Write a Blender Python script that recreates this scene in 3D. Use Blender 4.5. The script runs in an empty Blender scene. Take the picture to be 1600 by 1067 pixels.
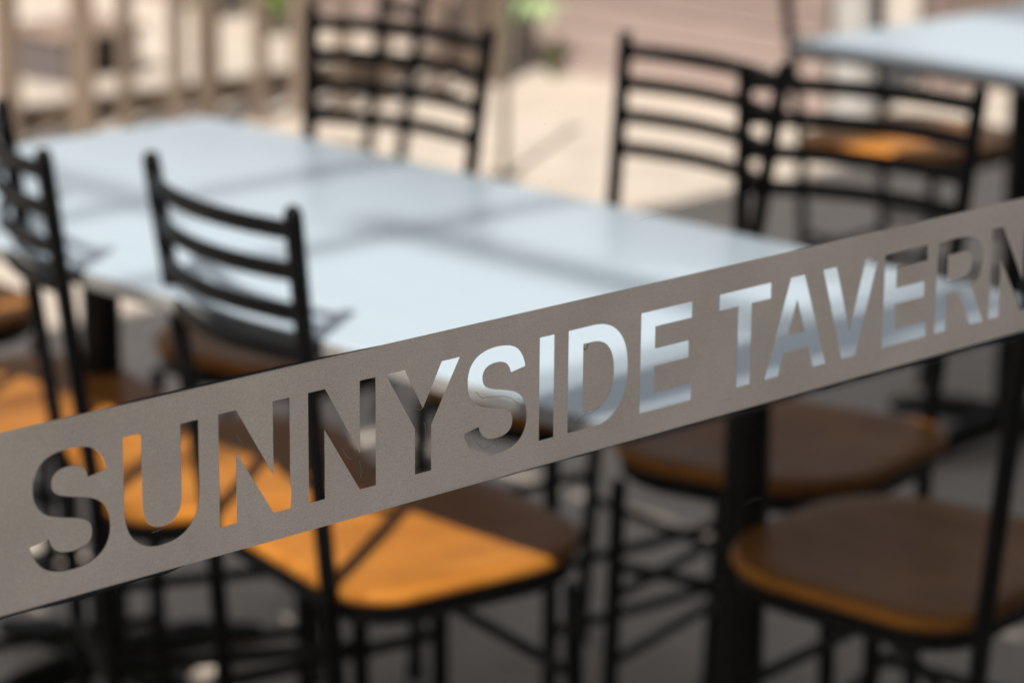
import bpy, bmesh, math, random
from mathutils import Vector, Matrix
random.seed(7)
SC = bpy.context.scene
COL = SC.collection

# ------------------------------------------------------------------ camera
cam_d = bpy.data.cameras.new("camera")
cam = bpy.data.objects.new("camera", cam_d)
COL.objects.link(cam)
xr = Vector((0.72137815, -0.69248989, 0.00844452))
dn = Vector((-0.17119055, -0.19012062, -0.9667202))
fw = Vector((0.67104944, 0.69592521, -0.25569659))
CAM_H = 1.56
cam.matrix_world = Matrix(((xr.x, -dn.x, -fw.x, 0.0), (xr.y, -dn.y, -fw.y, 0.0),
                           (xr.z, -dn.z, -fw.z, CAM_H), (0, 0, 0, 1)))
cam_d.sensor_width = 36.0
cam_d.lens = 4600.0 / 1600.0 * 36.0
cam_d.clip_start = 0.05
cam_d.clip_end = 400.0
cam_d.dof.use_dof = True
cam_d.dof.focus_distance = 1.74
APERTURE = 0.0182
cam_d.dof.aperture_fstop = (cam_d.lens / 1000.0) / APERTURE
cam_d.dof.aperture_blades = 0
SC.camera = cam

# ------------------------------------------------------------------ sky, sun, exposure
SA, SB = 0.99, 0.58                               # metres travelled in x and y per metre of drop
SUN = Vector((SA, SB, -1.0)).normalized()      # direction the light travels
elev = math.asin(-SUN.z)
azim = math.atan2(-SUN.x, -SUN.y)
world = bpy.data.worlds.new("World")
SC.world = world
world.use_nodes = True
wn = world.node_tree.nodes
wn.clear()
sky = wn.new("ShaderNodeTexSky")
sky.sky_type = 'NISHITA'
sky.sun_disc = False
sky.sun_elevation = elev
sky.sun_rotation = azim
sky.air_density = 1.0
sky.dust_density = 1.5
sky.ozone_density = 1.0
bg = wn.new("ShaderNodeBackground")
bg.inputs['Strength'].default_value = 0.074
wo = wn.new("ShaderNodeOutputWorld")
hs = wn.new("ShaderNodeHueSaturation")           # hazy, pale summer sky
hs.inputs['Saturation'].default_value = 0.24
world.node_tree.links.new(sky.outputs[0], hs.inputs['Color'])
world.node_tree.links.new(hs.outputs[0], bg.inputs[0])
world.node_tree.links.new(bg.outputs[0], wo.inputs[0])

sd = bpy.data.lights.new("sun", 'SUN')
sd.energy = 4.5
sd.angle = math.radians(0.53)
sd.color = (1.0, 0.93, 0.84)
sun = bpy.data.objects.new("sun", sd)
sun.rotation_euler = SUN.to_track_quat('-Z', 'Y').to_euler()
sun.location = (-6, -4, 9)
COL.objects.link(sun)

SC.view_settings.view_transform = 'Standard'
SC.view_settings.look = 'None'
SC.view_settings.exposure = 1.05
SC.view_settings.gamma = 1.0
SC.view_settings.use_curve_mapping = False
SC.render.engine = 'CYCLES'
SC.cycles.use_denoising = True
SC.cycles.max_bounces = 8
SC.cycles.transparent_max_bounces = 16
SC.cycles.sample_clamp_indirect = 8.0

# ------------------------------------------------------------------ material helpers
def mat(name, base, rough=0.5, spec=0.5, metal=0.0, coat=0.0, coat_rough=0.1):
    m = bpy.data.materials.new(name)
    m.use_nodes = True
    b = m.node_tree.nodes["Principled BSDF"]
    b.inputs['Base Color'].default_value = (*base, 1)
    b.inputs['Roughness'].default_value = rough
    b.inputs['Specular IOR Level'].default_value = spec
    b.inputs['Metallic'].default_value = metal
    b.inputs['Coat Weight'].default_value = coat
    b.inputs['Coat Roughness'].default_value = coat_rough
    return m

def N(m, t):
    return m.node_tree.nodes.new(t)

def coords(m, scale=(1, 1, 1), kind='Object', loc=(0, 0, 0)):
    tc = N(m, "ShaderNodeTexCoord")
    mp = N(m, "ShaderNodeMapping")
    mp.inputs['Scale'].default_value = scale
    mp.inputs['Location'].default_value = loc
    m.node_tree.links.new(tc.outputs[kind], mp.inputs['Vector'])
    return mp.outputs[0]

def noise(m, vec, scale, detail=4, rough=0.55, dist=0.0):
    n = N(m, "ShaderNodeTexNoise")
    n.inputs['Scale'].default_value = scale
    n.inputs['Detail'].default_value = detail
    n.inputs['Roughness'].default_value = rough
    n.inputs['Distortion'].default_value = dist
    if vec is not None:
        m.node_tree.links.new(vec, n.inputs['Vector'])
    return n.outputs['Fac']

def ramp(m, fac, stops):
    r = N(m, "ShaderNodeValToRGB")
    el = r.color_ramp.elements
    while len(el) < len(stops):
        el.new(0.5)
    for e, (p, c) in zip(el, stops):
        e.position = p
        e.color = (*c, 1)
    m.node_tree.links.new(fac, r.inputs[0])
    return r.outputs[0]

def mixc(m, fac, a, b, mode='MIX'):
    x = N(m, "ShaderNodeMix")
    x.data_type = 'RGBA'
    x.blend_type = mode
    L = m.node_tree.links
    for sock, v in ((x.inputs[0], fac), (x.inputs[6], a), (x.inputs[7], b)):
        if isinstance(v, (int, float)):
            sock.default_value = v
        elif isinstance(v, tuple):
            sock.default_value = (*v, 1)
        else:
            L.new(v, sock)
    return x.outputs[2]

def setb(m, name, out):
    m.node_tree.links.new(out, m.node_tree.nodes["Principled BSDF"].inputs[name])

def bump(m, fac, strength=0.2, dist=0.002):
    b = N(m, "ShaderNodeBump")
    b.inputs['Strength'].default_value = strength
    b.inputs['Distance'].default_value = dist
    m.node_tree.links.new(fac, b.inputs['Height'])
    setb(m, 'Normal', b.outputs[0])

def per_object(m):
    o = N(m, "ShaderNodeObjectInfo")
    return o.outputs['Random']

# concrete patio floor, one surface in sun and in shade
M_ground = mat("patio_concrete", (0.4, 0.34, 0.29), 0.75, 0.35)
v = coords(M_ground, (1, 1, 1))
c1 = ramp(M_ground, noise(M_ground, v, 1.4, 5, 0.6), [(0.3, (0.44, 0.380, 0.325)), (0.7, (0.535, 0.47, 0.41))])
c2 = ramp(M_ground, noise(M_ground, v, 9.0, 6, 0.65), [(0.35, (0.80, 0.79, 0.78)), (0.65, (1, 1, 1))])
cc = mixc(M_ground, 1.0, c1, c2, 'MULTIPLY')
c3 = ramp(M_ground, noise(M_ground, v, 220, 2, 0.6), [(0.3, (0.85, 0.85, 0.85)), (0.7, (1.08, 1.08, 1.08))])
setb(M_ground, 'Base Color', mixc(M_ground, 1.0, cc, c3, 'MULTIPLY'))
bump(M_ground, noise(M_ground, v, 160, 4), 0.25, 0.002)

# painted bluish white table top
M_table = mat("white_table_laminate", (0.4, 0.45, 0.49), 0.35, 0.5, coat=1.0, coat_rough=0.30)
M_table.node_tree.nodes["Principled BSDF"].inputs["Coat IOR"].default_value = 1.6
v = coords(M_table, (60, 2.2, 60))
g = noise(M_table, v, 1.0, 5, 0.6)
setb(M_table, 'Base Color', ramp(M_table, g, [(0.3, (0.345, 0.425, 0.495)), (0.7, (0.38, 0.46, 0.53))]))
M_tedge = mat("table_edge_band", (0.15, 0.145, 0.14), 0.6)

# powder coated black steel
M_black = mat("black_powder_coated_steel", (0.002, 0.0021, 0.0024), 0.4, 0.1)
v = coords(M_black)
setb(M_black, 'Roughness', ramp(M_black, noise(M_black, v, 26, 3), [(0.3, (0.32,) * 3), (0.75, (0.52,) * 3)]))
M_rubber = mat("black_rubber_foot", (0.012, 0.012, 0.012), 0.8)

# varnished wood seat
M_seat = mat("varnished_seat_wood", (0.45, 0.18, 0.03), 0.40, 0.04, coat=0.0)
v = coords(M_seat, (3.0, 34, 20))
g = noise(M_seat, v, 1.3, 6, 0.62, 1.2)
wood = ramp(M_seat, g, [(0.25, (0.26, 0.096, 0.0155)), (0.5, (0.355, 0.142, 0.024)), (0.75, (0.42, 0.185, 0.0355))])
blot = ramp(M_seat, noise(M_seat, coords(M_seat), 9, 4, 0.6), [(0.3, (0.80, 0.76, 0.72)), (0.7, (1.08, 1.08, 1.08))])
wood = mixc(M_seat, 1.0, wood, blot, 'MULTIPLY')
tone = ramp(M_seat, per_object(M_seat), [(0.0, (0.90, 0.86, 0.84)), (1.0, (1.05, 1.05, 1.05))])
setb(M_seat, 'Base Color', mixc(M_seat, 1.0, wood, tone, 'MULTIPLY'))
bump(M_seat, g, 0.06, 0.001)

# weathered timber
def timber(name, dark, light, axis):
    m = mat(name, light, 0.8, 0.25)
    s = [30, 30, 30]
    s[axis] = 1.6
    vv = coords(m, tuple(s))
    gg = noise(m, vv, 1.0, 5, 0.65, 0.6)
    col = ramp(m, gg, [(0.25, dark), (0.72, light)])
    tn = ramp(m, per_object(m), [(0.0, (0.78, 0.76, 0.76)), (1.0, (1.1, 1.1, 1.1))])
    setb(m, 'Base Color', mixc(m, 1.0, col, tn, 'MULTIPLY'))
    bump(m, gg, 0.25, 0.002)
    return m
M_fence = timber("weathered_fence_timber", (0.075, 0.055, 0.040), (0.185, 0.14, 0.107), 2)
M_rail = timber("weathered_rail_timber", (0.05, 0.036, 0.025), (0.12, 0.088, 0.06), 0)
M_plank = timber("mauve_weathered_plank", (0.195, 0.147, 0.133), (0.285, 0.223, 0.20), 1)
M_backing = mat("dark_wall_backing", (0.10, 0.075, 0.065), 0.9)
M_grey = mat("grey_painted_pillar", (0.27, 0.26, 0.25), 0.7)
v = coords(M_grey, (1, 1, 1))
setb(M_grey, 'Base Color', ramp(M_grey, noise(M_grey, v, 7, 4), [(0.3, (0.23, 0.22, 0.21)), (0.7, (0.30, 0.29, 0.28))]))
M_olive = mat("olive_painted_post", (0.055, 0.05, 0.03), 0.6)
M_bench = timber("bench_timber", (0.15, 0.11, 0.09), (0.30, 0.22, 0.17), 0)
M_darkwood = mat("dark_bench_panel", (0.075, 0.06, 0.058), 0.8)

def leafmat(name, a, b):
    m = bpy.data.materials.new(name)
    m.use_nodes = True
    nt = m.node_tree
    p = nt.nodes["Principled BSDF"]
    p.inputs['Roughness'].default_value = 0.45
    info = N(m, "ShaderNodeTexCoord")
    c = ramp(m, noise(m, info.outputs['Object'], 14, 3), [(0.3, a), (0.7, b)])
    nt.links.new(c, p.inputs['Base Color'])
    tr = N(m, "ShaderNodeBsdfTranslucent")
    nt.links.new(c, tr.inputs['Color'])
    mx = N(m, "ShaderNodeMixShader")
    mx.inputs[0].default_value = 0.4
    nt.links.new(p.outputs[0], mx.inputs[1])
    nt.links.new(tr.outputs[0], mx.inputs[2])
    nt.links.new(mx.outputs[0], nt.nodes["Material Output"].inputs[0])
    return m
M_leaf = leafmat("bright_green_leaf", (0.10, 0.20, 0.025), (0.22, 0.34, 0.06))
M_pale = leafmat("pale_green_leaf", (0.30, 0.42, 0.20), (0.45, 0.55, 0.32))
M_olivel = leafmat("olive_green_leaf", (0.055, 0.10, 0.018), (0.12, 0.17, 0.04))
M_stem = mat("plant_stem", (0.09, 0.08, 0.03), 0.7)

# frosted vinyl: part scatters back, part lets patio light through
M_vinyl = bpy.data.materials.new("frosted_grey_vinyl")
M_vinyl.use_nodes = True
nt = M_vinyl.node_tree
p = nt.nodes["Principled BSDF"]
p.inputs['Roughness'].default_value = 0.6
p.inputs['Specular IOR Level'].default_value = 0.2
vv = coords(M_vinyl)
fine = ramp(M_vinyl, noise(M_vinyl, vv, 1500, 2, 0.7), [(0.37, (0.74, 0.74, 0.74)), (0.56, (1.05, 1.05, 1.05))])
wide = ramp(M_vinyl, noise(M_vinyl, vv, 14, 4, 0.6), [(0.3, (0.80, 0.755, 0.715)), (0.7, (0.87, 0.825, 0.78))])
streak = ramp(M_vinyl, noise(M_vinyl, coords(M_vinyl, (90, 1, 700)), 1.0, 3), [(0.35, (0.97,) * 3), (0.65, (1.02,) * 3)])
vc = mixc(M_vinyl, 1.0, mixc(M_vinyl, 1.0, wide, fine, 'MULTIPLY'), streak, 'MULTIPLY')
nt.links.new(vc, p.inputs['Base Color'])
tr = N(M_vinyl, "ShaderNodeBsdfTranslucent")
nt.links.new(vc, tr.inputs['Color'])
mx = N(M_vinyl, "ShaderNodeMixShader")
mx.inputs[0].default_value = 0.88
nt.links.new(p.outputs[0], mx.inputs[1])
nt.links.new(tr.outputs[0], mx.inputs[2])
nt.links.new(mx.outputs[0], nt.nodes["Material Output"].inputs[0])

def thin_film(name, tint, alpha, rough, base):
    """thin clear sheet: mostly passes light straight through, with a Fresnel gloss."""
    m = bpy.data.materials.new(name)
    m.use_nodes = True
    t = m.node_tree
    t.nodes.clear()
    out = t.nodes.new("ShaderNodeOutputMaterial")
    tp = t.nodes.new("ShaderNodeBsdfTransparent")
    tp.inputs[0].default_value = (*tint, 1)
    gl = t.nodes.new("ShaderNodeBsdfGlossy")
    gl.inputs['Roughness'].default_value = rough
    fr = t.nodes.new("ShaderNodeFresnel")
    fr.inputs['IOR'].default_value = 1.45
    mx1 = t.nodes.new("ShaderNodeMixShader")
    geo = t.nodes.new("ShaderNodeNewGeometry")     # gloss only where a face is met from outside
    one = t.nodes.new("ShaderNodeMath")
    one.operation = 'SUBTRACT'
    one.inputs[0].default_value = 1.0
    t.links.new(geo.outputs['Backfacing'], one.inputs[1])
    mul = t.nodes.new("ShaderNodeMath")
    mul.operation = 'MULTIPLY'
    t.links.new(one.outputs[0], mul.inputs[0])
    t.links.new(fr.outputs[0], mul.inputs[1])
    t.links.new(mul.outputs[0], mx1.inputs[0])
    t.links.new(tp.outputs[0], mx1.inputs[1])
    t.links.new(gl.outputs[0], mx1.inputs[2])
    last = mx1.outputs[0]
    if alpha > 0:
        df = t.nodes.new("ShaderNodeBsdfDiffuse")
        df.inputs[0].default_value = (*base, 1)
        mx2 = t.nodes.new("ShaderNodeMixShader")
        mx2.inputs[0].default_value = alpha
        t.links.new(last, mx2.inputs[1])
        t.links.new(df.outputs[0], mx2.inputs[2])
        last = mx2.outputs[0]
    t.links.new(last, out.inputs[0])
    return m
M_glass = thin_film("window_glass", (0.985, 0.99, 0.988), 0.0, 0.0, (1, 1, 1))
M_strip_reflection = thin_film("dark_strip_reflection", (0.50, 0.52, 0.56), 0.45, 0.25, (0.13, 0.15, 0.185))  # stands for the strip's reflection in the rear glass face
M_glue = thin_film("glue_residue", (0.9, 0.9, 0.9), 0.6, 0.3, (0.75, 0.77, 0.78))
M_dust = mat("pale_dust", (0.6, 0.6, 0.58), 0.9)
M_scratch = thin_film("scratch", (0.95, 0.95, 0.95), 0.4, 0.3, (0.5, 0.5, 0.5))
M_alu = mat("dark_window_frame", (0.03, 0.03, 0.032), 0.4, metal=0.6)
M_back_wall = mat("dark_back_wall", (0.16, 0.15, 0.14), 0.8)  # for the added unseen wall behind the camera
M_darkglass = mat("dark_pane", (0.01, 0.01, 0.012), 0.1)
M_blocker = mat("blocker_dark", (0.10, 0.095, 0.09), 0.9)  # for the added unseen shading panels overhead

# ------------------------------------------------------------------ mesh helpers
def obj(name, bm, material, parent=None, loc=None, smooth=True):
    me = bpy.data.meshes.new(name)
    bmesh.ops.recalc_face_normals(bm, faces=bm.faces[:])
    bm.to_mesh(me)
    bm.free()
    for pol in me.polygons:
        pol.use_smooth = smooth
    if smooth:
        try:
            me.set_sharp_from_angle(angle=math.radians(40))
        except Exception:
            pass
    me.materials.append(material)
    o = bpy.data.objects.new(name, me)
    COL.objects.link(o)
    if parent is not None:
        o.parent = parent
    if loc is not None:
        o.location = loc
    return o

def thing(name, label, cat, loc=(0, 0, 0), rz=0.0, group=None):
    o = bpy.data.objects.new(name, None)
    o.empty_display_size = 0.1
    COL.objects.link(o)
    o.location = loc
    o.rotation_euler = (0, 0, rz)
    o['label'] = label
    o['category'] = cat
    if group:
        o['group'] = group
    return o

def tag(o, label, cat, group=None):
    o['label'] = label
    o['category'] = cat
    if group:
        o['group'] = group
    return o

def copy_tree(o, parent=None):
    c = o.copy()
    COL.objects.link(c)
    c.parent = parent
    for ch in list(o.children):
        copy_tree(ch, c)
    return c

def add_box(bm, x0, x1, y0, y1, z0, z1, bev=0.0):
    r = bmesh.ops.create_cube(bm, size=1.0)
    vs = r['verts']
    for q in vs:
        q.co = Vector(((x0 + x1) / 2 + q.co.x * (x1 - x0), (y0 + y1) / 2 + q.co.y * (y1 - y0),
                       (z0 + z1) / 2 + q.co.z * (z1 - z0)))
    if bev > 0:
        es = list({e for q in vs for e in q.link_edges})
        bmesh.ops.bevel(bm, geom=es, offset=bev, segments=2, profile=0.5, affect='EDGES')

def add_tube(bm, pts, rads, seg=10, sx=1.0, cap=True, up=None):
    """sweep a round (or flattened: sx) section along pts; rads one value or one per point"""
    pts = [Vector(q) for q in pts]
    if isinstance(rads, (int, float)):
        rads = [rads] * len(pts)
    rings = []
    for i, q in enumerate(pts):
        a = pts[max(i - 1, 0)]
        b = pts[min(i + 1, len(pts) - 1)]
        t = (b - a).normalized()
        ref = Vector(up) if up else (Vector((0, 0, 1)) if abs(t.z) < 0.9 else Vector((1, 0, 0)))
        u = t.cross(ref).normalized()
        w = u.cross(t).normalized()
        rings.append([bm.verts.new(q + (u * math.cos(2 * math.pi * k / seg) * sx + w * math.sin(2 * math.pi * k / seg)) * rads[i])
                      for k in range(seg)])
    for r0, r1 in zip(rings, rings[1:]):
        for k in range(seg):
            bm.faces.new((r0[k], r0[(k + 1) % seg], r1[(k + 1) % seg], r1[k]))
    if cap:
        bm.faces.new(list(reversed(rings[0])))
        bm.faces.new(rings[-1])

def add_rect_sweep(bm, pts, w, h):
    """flat bar of thickness w (horizontal, across) and height h (vertical) along pts"""
    pts = [Vector(q) for q in pts]
    rings = []
    for i, q in enumerate(pts):
        a = pts[max(i - 1, 0)]
        b = pts[min(i + 1, len(pts) - 1)]
        t = (b - a)
        t.z = 0
        t.normalize()
        n = Vector((-t.y, t.x, 0))
        e = 0.28
        sec = [(-w / 2, -h / 2 + h * e * .5), (-w / 2 + w * e, -h / 2), (w / 2 - w * e, -h / 2), (w / 2, -h / 2 + h * e * .5),
               (w / 2, h / 2 - h * e * .5), (w / 2 - w * e, h / 2), (-w / 2 + w * e, h / 2), (-w / 2, h / 2 - h * e * .5)]
        rings.append([bm.verts.new(q + n * sx_ + Vector((0, 0, sz_))) for sx_, sz_ in sec])
    for r0, r1 in zip(rings, rings[1:]):
        for k in range(8):
            bm.faces.new((r0[k], r0[(k + 1) % 8], r1[(k + 1) % 8], r1[k]))
    bm.faces.new(list(reversed(rings[0])))
    bm.faces.new(rings[-1])

def add_slab(bm, outline, z0, z1, rnd, dish=0.0):
    """rounded-edge slab from an outline (list of xy, ccw) ; rnd = edge radius"""
    cx_ = sum(q[0] for q in outline) / len(outline)
    cy_ = sum(q[1] for q in outline) / len(outline)
    n = len(outline)
    def inset(d):
        res = []
        for i in range(n):
            a = Vector(outline[i - 1]); b = Vector(outline[i]); c = Vector(outline[(i + 1) % n])
            t = (c - a).normalized()
            nn = Vector((-t.y, t.x))
            res.append(b + nn * d)
        return res
    prof = []
    for k in range(5):
        a = math.pi / 2 * k / 4
        prof.append((rnd * (1 - math.sin(a)), z0 + rnd * (1 - math.cos(a))))
    for k in range(5):
        a = math.pi / 2 * k / 4
        prof.append((rnd * (1 - math.cos(a)), z1 - rnd * (1 - math.sin(a))))
    rings = []
    for d, z in prof:
        rings.append([bm.verts.new((q.x, q.y, z)) for q in inset(d)])
    for r0, r1 in zip(rings, rings[1:]):
        for k in range(n):
            bm.faces.new((r0[k], r0[(k + 1) % n], r1[(k + 1) % n], r1[k]))
    bm.faces.new(list(reversed(rings[0])))
    last = rings[-1]
    for s, dz in ((0.8, 0.45), (0.55, 0.85), (0.25, 1.0)):
        ring = [bm.verts.new((cx_ + (q.co.x - cx_) * s, cy_ + (q.co.y - cy_) * s, z1 - dish * dz)) for q in rings[-1]] if dish else None
        if ring is None:
            break
        for k in range(n):
            bm.faces.new((last[k], last[(k + 1) % n], ring[(k + 1) % n], ring[k]))
        last = ring
    bm.faces.new(last)

def round_rect(x0, x1, hy0, hy1, r_rear, r_front, seg=7):
    """outline with separate rear (x0) and front (x1) half widths and radii, ccw"""
    pts = []
    def arc(cx_, cy_, r, a0):
        for k in range(seg + 1):
            a = a0 + math.pi / 2 * k / seg
            pts.append((cx_ + r * math.cos(a), cy_ + r * math.sin(a)))
    arc(x1 - r_front, hy1 - r_front, r_front, 0)
    arc(x0 + r_rear, hy0 - r_rear, r_rear, math.pi / 2)
    arc(x0 + r_rear, -hy0 + r_rear, r_rear, math.pi)
    arc(x1 - r_front, -hy1 + r_front, r_front, -math.pi / 2)
    return pts

# ------------------------------------------------------------------ ground
bm = bmesh.new()
bmesh.ops.create_grid(bm, x_segments=2, y_segments=2, size=90)
g_o = obj("ground", bm, M_ground)
g_o['kind'] = 'structure'

# ------------------------------------------------------------------ added unseen panels overhead, cut open where sun should fall
ZR = 3.90
shade_blocker = thing("shade_blocker", "added unseen dark panels on posts that shade the patio, with openings for sun", "shade_blocker")
def up(x, y, z):
    """point of the canopy plane that shades (x, y, z)"""
    return x - SA * (ZR - z), y - SB * (ZR - z)
a0, b0 = up(1.69, 1.918, .75)
a1, b1 = up(2.72, 3.50, .75)
OPEN1 = (a0, a1, b0, b1)
c0, d0 = up(3.94, 2.85, .75)
c1, d1 = up(4.42, 3.46, .75)
OPEN2 = (c0, c1, d0, d1)
X0, X1, Y0, Y1 = -4.4, 9.5, -2.60, up(0, 4.96, 0)[1]
panels = [(X0, OPEN1[0], Y0, Y1), (OPEN1[0], OPEN1[1], Y0, OPEN1[2]), (OPEN1[0], OPEN1[1], OPEN1[3], Y1),
          (OPEN1[1], OPEN2[0], Y0, Y1), (OPEN2[0], OPEN2[1], Y0, OPEN2[2]), (OPEN2[0], OPEN2[1], OPEN2[3], Y1),
          (OPEN2[1], X1, Y0, Y1)]
for a, b, c, d in panels:
    bm = bmesh.new()
    add_box(bm, a, b, c, d, ZR, ZR + 0.02)
    obj("blocker_panel", bm, M_blocker, shade_blocker, smooth=False)
for px_, py_ in ((-4.2, Y1 - .1), (9.3, Y1 - .1), (-4.2, -2.4), (9.3, -2.4)):
    bm = bmesh.new()
    add_box(bm, px_ - .05, px_ + .05, py_ - .05, py_ + .05, 0, ZR - 0.06)
    obj("blocker_post", bm, M_black, shade_blocker, smooth=False)

# ------------------------------------------------------------------ added unseen wall behind the camera, keeps the glass reflection dark
back_wall = thing("added_back_wall", "added unseen dark wall behind the camera that darkens the glass reflection", "light blocker", (2.0, -2.7, 0))
bm = bmesh.new()
add_box(bm, -8.5, 9.5, -.3, 0, 0, 6.9)
obj("wall", bm, M_back_wall, back_wall, smooth=False)
for k in range(5):
    bm = bmesh.new()
    add_box(bm, -6.6 + 3 * k, -5.0 + 3 * k, .003, .05, .9, 2.5, .01)
    f_ = obj("window_frame", bm, M_alu, back_wall, smooth=False)
    bm = bmesh.new()
    add_box(bm, -6.5 + 3 * k, -5.1 + 3 * k, .053, .058, 1.0, 2.4)
    obj("pane", bm, M_darkglass, f_, smooth=False)

# added unseen bars high overhead, placed to cast soft bands across the table
ZB = 6.40
shade_bars = thing("added_bars", "added unseen dark bars high above the patio, casting bands on the table", "frame", (0, 0, ZB))
dz = ZB - 0.75
def shade_bar(x0, x1, y0, y1, z0, z1):
    bm = bmesh.new()
    add_box(bm, x0, x1, y0, y1, z0, z1, .004)
    obj("shade_bar", bm, M_black, shade_bars, smooth=False)
bw = 0.017
xs1, xs2 = 2.38 - SA * dz, 2.19 - SA * dz
shade_bar(xs1 - bw / 2, xs1 + bw / 2, -2.72, 2.76 - SB * dz, 0, .05)
shade_bar(xs2 - bw / 2, xs2 + bw / 2, 2.88 - SB * dz, 3.9 - SB * dz, .0535, .10)
for ys in (3.05, 2.70, 2.07):
    yy = ys - SB * dz
    shade_bar(xs2 - .9, xs2 + 1.3, yy - bw / 2, yy + bw / 2, -.05, -.0035)

# ------------------------------------------------------------------ boarded wall along the right side of the yard
WX = 6.54
wall = thing("boarded_wall", "low boarded wall of weathered mauve planks beyond the sunlit paving", "wall", (WX, 7.0, 0))
bm = bmesh.new()
add_box(bm, 0.025, 0.10, -1.50, 3.6, 0, 0.92)
obj("wall_backing", bm, M_backing, wall, smooth=False)
ph = 0.076
for r in range(12):
    xs = [-1.52]
    while xs[-1] < 3.6:
        xs.append(xs[-1] + random.uniform(1.5, 2.4))
    for a, b in zip(xs, xs[1:]):
        bm = bmesh.new()
        jit = random.uniform(-.002, .002)
        add_box(bm, -0.002 + jit, 0.022 + jit, a + .002, min(b, 3.62) - .002, r * ph + .004, (r + 1) * ph - .003, 0.003)
        obj("plank", bm, M_plank, wall, smooth=False)

pil = thing("grey_pillar", "smooth grey square pillar at the end of the boarded wall", "pillar", (6.60, 5.405, 0))
bm = bmesh.new()
add_box(bm, -.055, .055, -.055, .055, 0.02, 2.2, 0.006)
obj("shaft", bm, M_grey, pil, smooth=False)
bm = bmesh.new()
add_box(bm, -.07, .07, -.07, .07, 0, 0.02, 0.003)
obj("foot_plate", bm, M_grey, pil, smooth=False)

w2 = thing("rear_wall", "pinkish boarded wall set back between the grey pillar and the shrubs", "wall", (7.35, 5.45, 0))
bm = bmesh.new()
add_box(bm, -.32, .20, .025, .08, 0, 0.62)
obj("wall_backing", bm, M_backing, w2, smooth=False)
for r in range(8):
    bm = bmesh.new()
    add_box(bm, -.33, .21, 0, .022, r * ph + .004, (r + 1) * ph - .003, 0.003)
    obj("plank", bm, M_plank, w2, smooth=False)

# ------------------------------------------------------------------ fence at the far end
FY = 6.5
fence = thing("baluster_fence", "weathered timber baluster fence behind the white table at the far end", "fence", (4.6, FY, 0))
wide = [3.35, 3.62, 3.88, 4.14, 4.398, 4.641, 5.071, 5.415]
thin = [3.48, 3.75, 4.01, 4.27, 4.784, 4.959, 5.26, 5.568, 5.73, 5.954, 6.097, 6.20]
for x in wide:
    bm = bmesh.new()
    w = 0.052
    add_box(bm, x - 4.6 - w / 2, x - 4.6 + w / 2, -w / 2, w / 2, 0.0, 1.04, 0.003)
    obj("baluster", bm, M_fence, fence, smooth=False)
for x in thin:
    bm = bmesh.new()
    w = 0.034
    add_box(bm, x - 4.6 - w / 2, x - 4.6 + w / 2, -w / 2 + 0.0, w / 2 + 0.0, 0.0, 1.04, 0.002)
    obj("baluster", bm, M_fence, fence, smooth=False)
bm = bmesh.new()
add_box(bm, 3.25 - 4.6, 6.24 - 4.6, 0.0265, 0.052, 0.065, 0.128, 0.003)
obj("bottom_rail", bm, M_rail, fence, smooth=False)
bm = bmesh.new()
add_box(bm, 3.25 - 4.6, 6.24 - 4.6, -.045, .045, 1.042, 1.085, 0.004)
obj("top_rail", bm, M_rail, fence, smooth=False)
for x in (3.27, 6.215):
    bm = bmesh.new()
    add_box(bm, x - 4.6 - .03, x - 4.6 + .03, .026, .086, 0, 1.04, 0.003)
    obj("fence_post", bm, M_fence, fence, smooth=False)

post = thing("slim_post", "slim olive metal post standing beside the black chair on the paving", "post", (5.24, 5.47, 0))
bm = bmesh.new()
add_tube(bm, [(0, 0, 0.008), (0, 0, .60)], 0.0105, 12)
add_tube(bm, [(0, 0, .60), (0, 0, .61), (0, 0, .635), (0, 0, .645)], [.016, .024, .024, .012], 14)
obj("pole", bm, M_olive, post)
bm = bmesh.new()
add_tube(bm, [(0, 0, 0), (0, 0, 0.008)], 0.045, 16)
obj("base_plate", bm, M_olive, post)

# low bench beyond the fence
bench = thing("low_bench", "low timber bench seen through the left fence gap", "bench", (5.33, 7.50, 0), math.radians(4))
for k in range(3):
    bm = bmesh.new()
    add_box(bm, -.17, .17, -.15 + k * .1, -.06 + k * .1, .14, .16, 0.003)
    obj("seat_plank", bm, M_bench, bench, smooth=False)
for s in (-1, 1):
    bm = bmesh.new()
    add_box(bm, s * .13 - .02, s * .13 + .02, -.13, .13, 0, .14, 0.003)
    obj("leg", bm, M_darkwood, bench, smooth=False)
bm = bmesh.new()
add_box(bm, -.12, .12, -.015, .015, .03, .12, 0.003)
obj("stretcher", bm, M_darkwood, bench, smooth=False)

# ------------------------------------------------------------------ plants
def leaf_bm(bm, base, direction, length, width, droop):
    d = Vector(direction).normalized()
    side = d.cross(Vector((0, 0, 1)))
    if side.length < 1e-3:
        side = Vector((1, 0, 0))
    side.normalize()
    prof = [(0.0, 0.12), (0.25, 0.85), (0.5, 1.0), (0.75, 0.7), (1.0, 0.02)]
    rows = []
    for t, wv in prof:
        c = Vector(base) + d * length * t + Vector((0, 0, -droop * length * t * t))
        fold = Vector((0, 0, 0.12 * width * wv))
        rows.append((bm.verts.new(c + side * width / 2 * wv + fold), bm.verts.new(c), bm.verts.new(c - side * width / 2 * wv + fold)))
    for a, b in zip(rows, rows[1:]):
        bm.faces.new((a[0], a[1], b[1], b[0]))
        bm.faces.new((a[1], a[2], b[2], b[1]))

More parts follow.
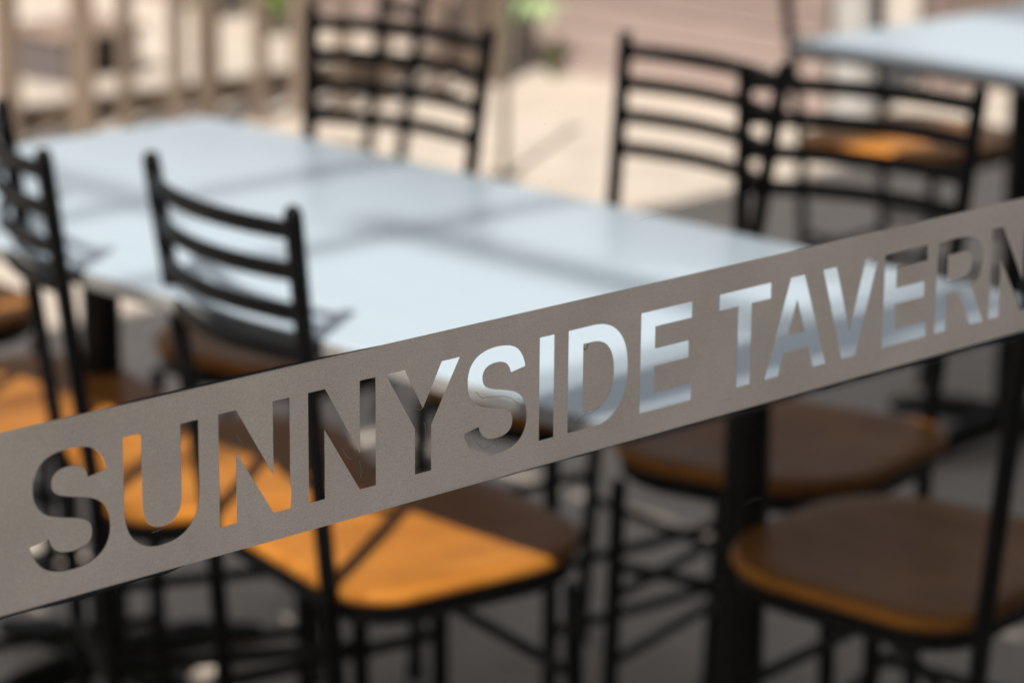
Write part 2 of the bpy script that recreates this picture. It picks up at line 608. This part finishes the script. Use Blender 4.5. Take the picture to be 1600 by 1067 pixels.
def plant(name, label, loc, height, spread, stems, leaves, size, material, group=None, seed=1):
    rnd = random.Random(seed)
    t = thing(name, label, "plant", loc, 0, group)
    bs = bmesh.new()
    bl = bmesh.new()
    for s in range(stems):
        a = rnd.uniform(0, 6.28)
        r = spread * rnd.uniform(.2, 1)
        h = height * rnd.uniform(.6, 1)
        tip = Vector((math.cos(a) * r, math.sin(a) * r, h))
        mid = Vector((tip.x * .35, tip.y * .35, h * .55))
        add_tube(bs, [(math.cos(a) * .012, math.sin(a) * .012, 0), mid, tip], [.006, .0045, .002], 6)
        for k in range(leaves):
            f = rnd.uniform(.2, 1)
            q = mid * (f / .55) if f < .55 else mid.lerp(tip, (f - .55) / .45)
            b = rnd.uniform(0, 6.28)
            leaf_bm(bl, q, (math.cos(b), math.sin(b), rnd.uniform(.0, .9)), size * rnd.uniform(.6, 1.2), size * rnd.uniform(.35, .6), rnd.uniform(.1, .6))
    obj("stem", bs, M_stem, t)
    obj("foliage", bl, material, t)
    return t

plant("weed", "small dark green weed growing where the boarded wall meets the paving", (6.44, 6.50, 0), .12, .05, 4, 6, .05, M_olivel, seed=3)
# pale leafy plant in front of the planks: long arching stem carrying pale leaves
t = thing("pale_plant", "tall plant with big pale green leaves hanging in front of the planks", "plant", (6.36, 6.62, 0))
bm = bmesh.new()
add_tube(bm, [(0, .10, 0), (-.01, .06, .14), (.01, -.05, .24), (.0, -.18, .26)], [.006, .005, .004, .002], 6)
add_tube(bm, [(0, .10, 0), (.02, .08, .16), (.0, .10, .34)], [.005, .004, .002], 6)
obj("stem", bm, M_stem, t)
bm = bmesh.new()
rr = random.Random(5)
for q in [(-.01, -.02, .24), (-.01, -.08, .25), (0, -.13, .255), (0, -.17, .26), (0, .02, .21)]:
    for k in range(3):
        a = rr.uniform(0, 6.28)
        leaf_bm(bm, q, (math.cos(a) * .6 - .3, math.sin(a) * .5 - .35, rr.uniform(-.5, .4)), rr.uniform(.05, .085), rr.uniform(.025, .045), .5)
obj("foliage", bm, M_pale, t)

plant("green_shrub", "bright green shrub beyond the fence, right of the thin baluster", (6.28, 7.72, 0), .55, .22, 10, 16, .10, M_leaf, "green shrubs beyond the fence", 11)
plant("green_shrub", "darker green shrub beyond the fence, left of the bright one", (6.30, 8.12, 0), .5, .2, 8, 14, .10, M_olivel, "green shrubs beyond the fence", 12)
plant("corner_shrub", "olive green shrub right of the grey pillar, behind the far table", (7.42, 5.18, 0), .46, .2, 12, 16, .08, M_olivel, "shrubs right of the grey pillar", 21)
plant("corner_shrub", "yellow green shrub at the right frame edge behind the far white table", (8.0, 5.30, 0), .65, .25, 12, 18, .09, M_leaf, "shrubs right of the grey pillar", 22)

# ------------------------------------------------------------------ tables
def make_table(label, x0, x1, y0, y1, columns):
    cx_, cy_ = (x0 + x1) / 2, (y0 + y1) / 2
    t = thing("patio_table", label, "table", (cx_, cy_, 0), 0, "white topped patio tables")
    hx, hy = (x1 - x0) / 2, (y1 - y0) / 2
    bm = bmesh.new()
    out = [(q[0], q[1]) for q in round_rect(-hx, hx, hy, hy, .018, .018, 4)]
    add_slab(bm, out, 0.729, 0.75, 0.004)
    bm.normal_update()
    for f_ in bm.faces:
        f_.material_index = 0 if f_.normal.z > .6 or f_.normal.z < -.98 else 1
    obj("tabletop", bm, M_table, t).data.materials.append(M_tedge)
    for kx, cy in columns:
        bm = bmesh.new()
        add_tube(bm, [(0, 0, .03), (0, 0, .70)], 0.027, 20)
        obj("column", bm, M_black, t, (kx - cx_, cy - cy_, 0))
        bm = bmesh.new()
        for a in range(4):
            d = Vector((math.cos(a * math.pi / 2 + .785), math.sin(a * math.pi / 2 + .785), 0))
            add_rect_sweep(bm, [d * .02 + Vector((0, 0, .70)), d * .20 + Vector((0, 0, .705))], .035, .024)
        obj("top_bracket", bm, M_black, t, (kx - cx_, cy - cy_, 0))
        bm = bmesh.new()
        for a in range(4):
            d = Vector((math.cos(a * math.pi / 2), math.sin(a * math.pi / 2), 0))
            add_tube(bm, [d * .0 + Vector((0, 0, .045)), d * .15 + Vector((0, 0, .035)), d * .27 + Vector((0, 0, .012))], [.028, .024, .012], 10)
        obj("base_foot", bm, M_black, t, (kx - cx_, cy - cy_, 0))
    return t
make_table("long white topped table with bar shadows crossing it, nearest the glass", 1.976, 2.706, 1.898, 3.472, ((2.512, 2.203), (2.34, 3.25)))
make_table("white topped table farther back at the upper right of the view", 3.90, 4.66, 1.75, 3.36, ((4.28, 3.12), (4.28, 2.10)))

# ------------------------------------------------------------------ chairs
def make_chair(label):
    t = thing("ladder_back_chair", label, "chair", (0, 0, 0), 0, "black ladder back chairs with wooden seats")
    lean = lambda z: -.20 - .057 * (z - .45) / .456 if z > .45 else -.20 + .03 * (.45 - z) / .45
    hw = lambda z: .142 + .029 * (z - .45) / .456 if z > .45 else .142 + .004 * (.45 - z) / .45
    # seat and frame
    bm = bmesh.new()
    add_slab(bm, round_rect(-.196, .166, .198, .188, .075, .135, 10), .447, .466, .0085, .004)
    obj("seat", bm, M_seat, t)
    bm = bmesh.new()
    ring = round_rect(-.178, .150, .178, .170, .066, .118, 8)
    ring3 = [(x, y, .4335) for x, y in ring]
    add_rect_sweep(bm, ring3 + ring3[:2], .016, .026)
    add_rect_sweep(bm, [(-.165, -.06, .4335), (.14, -.06, .4335)], .018, .02)
    add_rect_sweep(bm, [(-.165, .06, .4335), (.14, .06, .4335)], .018, .02)
    obj("seat_frame", bm, M_black, t)
    for s in (1, -1):
        bm = bmesh.new()
        zs = [.012, .2, .40, .45, .6, .75, .890, .901, .906]
        rads = [.0108] * 7 + [.0098, .0062]
        add_tube(bm, [(lean(z), s * hw(z), z) for z in zs], rads, 14)
        obj("back_post", bm, M_black, t)
        bm = bmesh.new()
        add_tube(bm, [(.125, s * .158, .012), (.118, s * .150, .414)], .0108, 14)
        obj("front_leg", bm, M_black, t)
        for fx, fy in ((lean(0), hw(0)), (.125, .158)):
            bm = bmesh.new()
            add_tube(bm, [(fx, s * fy, 0), (fx, s * fy, .022)], .0135, 14)
            obj("rubber_foot", bm, M_rubber, t)
        for z in (.255, .165):
            bm = bmesh.new()
            add_tube(bm, [(lean(z), s * hw(z), z), (.122, s * .154, z)], .0078, 10)
            obj("side_stretcher", bm, M_black, t)
    bm = bmesh.new()
    add_tube(bm, [(.122, -.154, .30), (.122, .154, .30)], .0078, 10)
    obj("front_stretcher", bm, M_black, t)
    bm = bmesh.new()
    add_tube(bm, [(lean(.22), -hw(.22), .22), (lean(.22), hw(.22), .22)], .0078, 10)
    obj("rear_stretcher", bm, M_black, t)
    for i in range(4):
        z = .879 - .0465 * i
        bm = bmesh.new()
        pts = []
        for k in range(13):
            u = -1 + 2 * k / 12
            pts.append((lean(z) - .038 * (1 - u * u), u * hw(z), z))
        add_rect_sweep(bm, pts, .0095, .0205)
        obj("back_slat", bm, M_black, t)
    return t

proto = make_chair("black ladder back chair nearest the glass with brightly sunlit orange seat")
proto.location = (2.213, 2.449, 0)
proto.rotation_euler.z = math.radians(-11.4)
chairs = [
    ("black ladder back chair at the left edge, turned sideways, orange seat in sun", (2.219, 2.801), -26.4),
    ("black ladder back chair at the near table end, brown seat in shade at lower right", (2.566, 2.018), 97),
    ("black ladder back chair across the long table whose greyish seat shows behind the table column", (2.775, 2.404), 195.2),
    ("black ladder back chair across the long table standing against bright paving, second from right", (2.777, 2.795), 173.1),
    ("black ladder back chair across the long table with slats in front of the baluster fence", (2.651, 3.222), 188.7),
    ("black ladder back chair half hidden behind another, between the long table and fence", None, 150),
    ("black ladder back chair at far left cut by the frame, only sunlit seat showing", (2.20, 3.235), -14),
    ("black ladder back chair at the far end of the long table, seat at left edge", (2.34, 3.745), -91),
    ("black ladder back chair at the far end of the farther table, orange seat glimpsed", (4.60, 3.59), -85),
]
for label, xy, deg in chairs:
    c = copy_tree(proto)
    a = math.radians(deg)
    if xy is None:
        # one rear post stands at (3.69, 4.24)
        xy = (3.69 + .2 * math.cos(a) - .158 * math.sin(a), 4.24 + .2 * math.sin(a) + .158 * math.cos(a))
    c.location = (xy[0], xy[1], 0)
    c.rotation_euler.z = a
    c['label'] = label
    if deg == 97:                                    # this chair has steel corner braces at its rear posts
        for sd_ in (1, -1):
            bm = bmesh.new()
            add_tube(bm, [(-.196, sd_ * .144, .335), (-.09, sd_ * .155, .425)], .0065, 8)
            obj("corner_brace", bm, M_black, c)

# ------------------------------------------------------------------ glass panel with the lettered vinyl strip
GY = 1.25
glass = thing("glass_panel", "clear glass panel in front carrying the grey SUNNYSIDE TAVERN strip", "window", (1.25, GY, 0))
GX = 1.25
bm = bmesh.new()
add_box(bm, -1.6, 1.6, .0006, .0066, .08, 1.98)
obj("pane", bm, M_glass, glass, smooth=False)
bm = bmesh.new()
add_box(bm, -1.6, 1.6, -.025, .035, 0, .08, .004)
obj("bottom_rail", bm, M_alu, glass, smooth=False)
bm = bmesh.new()
add_box(bm, -1.6, 1.6, -.025, .035, 1.98, 2.04, .004)
obj("top_rail", bm, M_alu, glass, smooth=False)
for s in (-1, 1):
    bm = bmesh.new()
    add_box(bm, s * 1.63 - .03, s * 1.63 + .03, -.025, .035, 0, 2.04, .004)
    obj("side_stile", bm, M_alu, glass, smooth=False)

# glyph outlines in font units (cap height 1409)
def qb(p0, p1, p2, n=7):
    return [((1 - t) ** 2 * p0[0] + 2 * t * (1 - t) * p1[0] + t * t * p2[0],
             (1 - t) ** 2 * p0[1] + 2 * t * (1 - t) * p1[1] + t * t * p2[1]) for t in [k / n for k in range(1, n + 1)]]
def path(spec):
    out = [spec[0]]
    for s in spec[1:]:
        if len(s) == 2:
            out.append(s)
        else:
            out += qb(out[-1], s[0:2], s[2:4])
    return out
def smooth_t(start, ctrls):
    """TrueType style: consecutive off-curve controls with implied on-curve midpoints, last item is on-curve"""
    res = []
    for i, c in enumerate(ctrls[:-1]):
        nx = ctrls[i + 1]
        end = nx if i == len(ctrls) - 2 else ((c[0] + nx[0]) / 2, (c[1] + nx[1]) / 2)
        res.append((c[0], c[1], end[0], end[1]))
    return res
S_ = path([(1286, 406), (1286, 199, 1132.5, 89.5), (979, -20, 682, -20), (411, -20, 257, 76), (103, 172, 59, 367), (344, 414),
           (373, 302, 457, 251.5), (541, 201, 690, 201), (999, 201, 999, 389), (999, 449, 963.5, 488), (928, 527, 863.5, 553),
           (799, 579, 616, 616), (458, 653, 396, 675.5), (334, 698, 284, 728.5), (234, 759, 199, 802), (164, 845, 144.5, 903),
           (125, 961, 125, 1036), (125, 1227, 268.5, 1328.5), (412, 1430, 686, 1430), (948, 1430, 1079.5, 1348),
           (1211, 1266, 1249, 1077), (963, 1038), (941, 1129, 873.5, 1175), (806, 1221, 680, 1221), (412, 1221, 412, 1053),
           (412, 998, 440.5, 963), (469, 928, 525, 903.5), (581, 879, 752, 842), (955, 799, 1042.5, 762.5),
           (1130, 726, 1181, 677.5), (1232, 629, 1259, 561.5), (1286, 494, 1286, 406)])[:-1]
U_ = path([(723, -20), (432, -20, 277.5, 122), (123, 264, 123, 528), (123, 1409), (418, 1409), (418, 551), (418, 384, 497.5, 297.5),
           (577, 211, 731, 211), (889, 211, 974, 301.5), (1059, 392, 1059, 561), (1059, 1409), (1354, 1409), (1354, 543),
           (1354, 275, 1188.5, 127.5), (1023, -20, 723, -20)])[:-1]
D_ = path([(1393, 715), (1393, 497, 1307.5, 334.5), (1222, 172, 1065.5, 86), (909, 0, 707, 0), (137, 0), (137, 1409), (647, 1409),
           (1003, 1409, 1198, 1229.5), (1393, 1050, 1393, 715)])[:-1]
Di_ = path([(1096, 715), (1096, 942, 978, 1061.5), (860, 1181, 641, 1181), (432, 1181), (432, 1120), (440, 228), (682, 228), (872, 228, 984, 359),
            (1096, 490, 1096, 715)])[:-1]
R_ = path([(1437, 0), (1090, 0), (860, 380), (775, 520, 700, 560), (640, 588, 560, 588), (432, 588), (432, 0), (137, 0), (137, 1409), (841, 1409), (1093, 1409, 1230, 1300.5),
           (1367, 1192, 1367, 989), (1367, 841, 1283, 733.5), (1199, 626, 1056, 600), (1120, 545, 1180, 440)])
Ri_ = path([(1070, 977), (1070, 1180, 810, 1180), (432, 1180), (432, 790), (818, 790), (942, 790, 1006, 835), (1070, 880, 1070, 977)])[:-1]
CAP0, CAP1 = 1.0326, 1.0988
SZ = (CAP1 - CAP0) / 1409.0
def place(gl, u0, u1, x0, x1):
    """map font x range u0..u1 to metres x0..x1"""
    k = (x1 - x0) / (u1 - u0)
    return [(x0 + (q[0] - u0) * k, CAP0 + q[1] * SZ) for q in gl]
mm = lambda pts: [(a / 1000.0, b / 1000.0) for a, b in pts]
B, T = 1032.6, 1098.9
def n_glyph(x0, x1):
    w = (x1 - x0)
    return mm([(x0, T), (x0 + 12.9, T), (x1 - 12.4, 1055.2), (x1 - 12.4, T), (x1, T), (x1, B), (x1 - 12.6, B), (x0 + 12.2, 1074.6), (x0 + 12.2, B), (x0, B)])
def e_glyph(x0, x1):
    return mm([(x0, T), (x1 - .9, T), (x1 - .9, 1088.2), (x0 + 13.3, 1088.2), (x0 + 13.3, 1073.4), (x1 - 3.4, 1073.4), (x1 - 3.4, 1062.1),
               (x0 + 13.3, 1062.1), (x0 + 13.3, 1044.2), (x1, 1044.2), (x1, B), (x0, B)])
def ragged(pts, amp):
    return pts
holes = [
    place(S_, 59, 1286, .8494, .9022),
    place(U_, 123, 1354, .9118, .9637),
    n_glyph(977.8, 1029.4), n_glyph(1043.1, 1094.7),
    mm([(1102.6, T), (1117.6, T), (1132.0, 1072.6), (1147.2, T), (1162.0, T), (1138.8, 1061.1), (1138.8, B), (1125.6, B), (1125.6, 1061.1)]),
    place(S_, 59, 1286, 1.1655, 1.2185),
    mm([(1229.1, T), (1241.8, T), (1241.8, B), (1229.1, B)]),
    place(D_, 137, 1393, 1.2542, 1.3078),
    e_glyph(1319.5, 1368.0),
    mm([(1393.5, T), (1444.4, T), (1444.4, 1088.1), (1425.5, 1088.1), (1425.5, B), (1412.2, B), (1412.2, 1088.1), (1393.5, 1088.1)]),
    mm([(1464.4, T), (1478.4, T), (1503.3, B), (1489.9, B), (1484.3, 1047.8), (1459.2, 1047.8), (1453.9, B), (1440.2, B)]),
    mm([(1497.6, T), (1511.7, T), (1527.5, 1051.2), (1542.3, T), (1556.4, T), (1534.6, B), (1520.3, B)]),
    e_glyph(1563.5, 1611.9),
    place(R_, 137, 1437, 1.6219, 1.6779),
    n_glyph(1684.8, 1736.4),
]
# little nicks of the knife
holes[2].insert(5, (1.0301, 1.0440)); holes[2].insert(5, (1.0294, 1.0455))
def ktD(q): return (1.2542 + (q[0] - 137) * (1.3078 - 1.2542) / (1393 - 137), CAP0 + q[1] * SZ)
d_in = [ktD(q) for q in Di_]
d_in = [(min(max(a, 1.2674), 9), b) for a, b in d_in]
r_in = place(Ri_, 137, 1437, 1.6219, 1.6779)
a_in = mm([(1471.4, 1083.0), (1480.2, 1059.5), (1463.2, 1059.5)])

def film(name, splines, material, parent, y=0.0, ext=0.00009):
    cu = bpy.data.curves.new(name, 'CURVE')
    cu.dimensions = '2D'
    cu.fill_mode = 'BOTH'
    cu.extrude = ext
    for sp in splines:
        s = cu.splines.new('POLY')
        s.points.add(len(sp) - 1)
        for pnt, (a, b) in zip(s.points, sp):
            pnt.co = (a - GX, b, 0, 1)
        s.use_cyclic_u = True
    tmp = bpy.data.objects.new(name + "_tmp", cu)
    COL.objects.link(tmp)
    bpy.context.view_layer.update()
    dg = bpy.context.evaluated_depsgraph_get()
    me = bpy.data.meshes.new_from_object(tmp.evaluated_get(dg))
    me.name = name
    bpy.data.objects.remove(tmp)
    # stand the flat film up: curve xy -> world xz
    me.transform(Matrix(((1, 0, 0, 0), (0, 0, -1, y), (0, 1, 0, 0), (0, 0, 0, 1))))
    me.materials.clear()
    me.materials.append(material)
    o = bpy.data.objects.new(name, me)
    COL.objects.link(o)
    o.parent = parent
    return o

strip_outline = [(.42, 1.0161), (2.25, 1.0161), (2.25, 1.1173), (.42, 1.1173)]
strip = film("lettering_strip", [strip_outline] + holes, M_vinyl, glass)
for isl in (d_in, a_in, r_in):
    film("letter_counter", [isl], M_vinyl, strip)

# reflection of the strip in the rear glass, built as dark film: shows above it at left, below it at right
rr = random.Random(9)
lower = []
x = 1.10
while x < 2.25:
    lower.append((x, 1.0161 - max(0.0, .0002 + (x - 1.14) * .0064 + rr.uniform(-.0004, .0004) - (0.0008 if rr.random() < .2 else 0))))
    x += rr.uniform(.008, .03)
refl_edge = [(1.10, 1.0163), (2.25, 1.0163)] + list(reversed(lower))
film("strip_reflection", [refl_edge], M_strip_reflection, strip, y=.0003, ext=.00002)
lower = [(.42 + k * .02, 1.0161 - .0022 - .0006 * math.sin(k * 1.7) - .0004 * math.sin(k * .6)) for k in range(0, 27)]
film("strip_reflection", [[(.42, 1.0163), (.955, 1.0163)] + list(reversed(lower))], M_strip_reflection, strip, y=.0003, ext=.00002)
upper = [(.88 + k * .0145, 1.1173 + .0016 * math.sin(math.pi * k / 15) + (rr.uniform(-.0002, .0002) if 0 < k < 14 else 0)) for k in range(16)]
film("strip_reflection", [[(.88, 1.1171)] + upper + [(1.10, 1.1171)]], M_strip_reflection, strip, y=.0003, ext=.00002)

# glue residue inside some letters
def streak_bm(bm, pts, w, y=-.0001):
    rings = []
    for i, q in enumerate(pts):
        a = pts[max(i - 1, 0)]; b = pts[min(i + 1, len(pts) - 1)]
        d = Vector((b[0] - a[0], b[1] - a[1])).normalized()
        n = Vector((-d.y, d.x)) * w * (.5 + .5 * rr.random())
        rings.append((bm.verts.new((q[0] - GX + n.x, y, q[1] + n.y)), bm.verts.new((q[0] - GX - n.x, y, q[1] - n.y))))
    for a, b in zip(rings, rings[1:]):
        bm.faces.new((a[0], a[1], b[1], b[0]))
def wob(pts, amp=.0004, sub=4):
    o_ = []
    for (a, b), (c, d) in zip(pts, pts[1:]):
        for k in range(sub):
            t = k / sub
            o_.append((a + (c - a) * t + rr.uniform(-amp, amp), b + (d - b) * t + rr.uniform(-amp, amp)))
    o_.append(pts[-1])
    return o_
bm = bmesh.new()
gl = [
    [(1.1745, 1.0745), (1.1800, 1.0700), (1.1880, 1.0690), (1.1990, 1.0676), (1.2060, 1.0645), (1.2120, 1.0595), (1.2140, 1.0555)],
    [(1.1745, 1.0445), (1.1790, 1.0395), (1.1815, 1.0375), (1.1900, 1.0385), (1.1925, 1.0400), (1.1925, 1.0360)],
    [(1.1255, 1.0735), (1.1300, 1.0720), (1.1330, 1.0735)], [(1.1330, 1.0640), (1.1340, 1.0540), (1.1335, 1.0460)],
    [(1.0690, 1.0610), (1.0720, 1.0545), (1.0760, 1.0525)], [(1.0820, 1.0510), (1.0835, 1.0440), (1.0830, 1.0400)],
    [(1.2590, 1.0410), (1.2620, 1.0385), (1.2680, 1.0418), (1.2760, 1.0420), (1.2830, 1.0445)],
    [(.9300, 1.0400), (.9400, 1.0420)], [(.9905, 1.0840), (.9950, 1.0780)],
]
for g_ in gl:
    streak_bm(bm, wob(g_), .00032)
o = obj("glue_residue", bm, M_glue, glass, smooth=False)
o['kind'] = 'stuff'
bm = bmesh.new()
streak_bm(bm, [(1.2675, 1.0855), (1.2690, 1.0840), (1.2705, 1.0850), (1.2712, 1.0875)], .0005)
o = obj("film_nick", bm, M_alu, strip, smooth=False)

# dust specks and hair scratches on the outer face of the glass
bm = bmesh.new()
def speck(x, z, r):
    vs = [bm.verts.new((x - GX + r * math.cos(k * 1.0472) * rr.uniform(.7, 1.2), -.0001, z + r * math.sin(k * 1.0472) * rr.uniform(.7, 1.2))) for k in range(6)]
    bm.faces.new(vs)
for k in range(150):
    speck(rr.uniform(.80, 1.80), rr.uniform(1.12, 1.36), rr.choice((.00012, .00016, .0002, .00026)))
for k in range(60):
    speck(rr.uniform(1.16, 1.26), rr.uniform(1.16, 1.30), rr.choice((.00014, .0002, .00026)))
for k in range(110):
    speck(rr.uniform(.80, 1.80), rr.uniform(.76, 1.02), rr.choice((.00012, .00016, .0002, .0003)))
o = obj("dust_speck", bm, M_dust, glass, smooth=False)
o['kind'] = 'stuff'
bm = bmesh.new()
streak_bm(bm, [(1.3519, 1.1599), (1.3850, 1.1618), (1.4130, 1.1640), (1.4230, 1.1675), (1.4250, 1.1720)], .00013)
streak_bm(bm, [(1.3165, 1.1597), (1.3260, 1.1605), (1.3380, 1.1600)], .00013)
streak_bm(bm, [(1.395, 1.0255), (1.402, 1.0262), (1.409, 1.0252)], .00012)
streak_bm(bm, [(1.4215, .9480), (1.4320, .9497), (1.4420, .9490)], .00018)
streak_bm(bm, [(1.4250, .9505), (1.4300, .9515), (1.4400, .9505)], .00014)
o = obj("scratch", bm, M_scratch, glass, smooth=False)
o['kind'] = 'stuff'
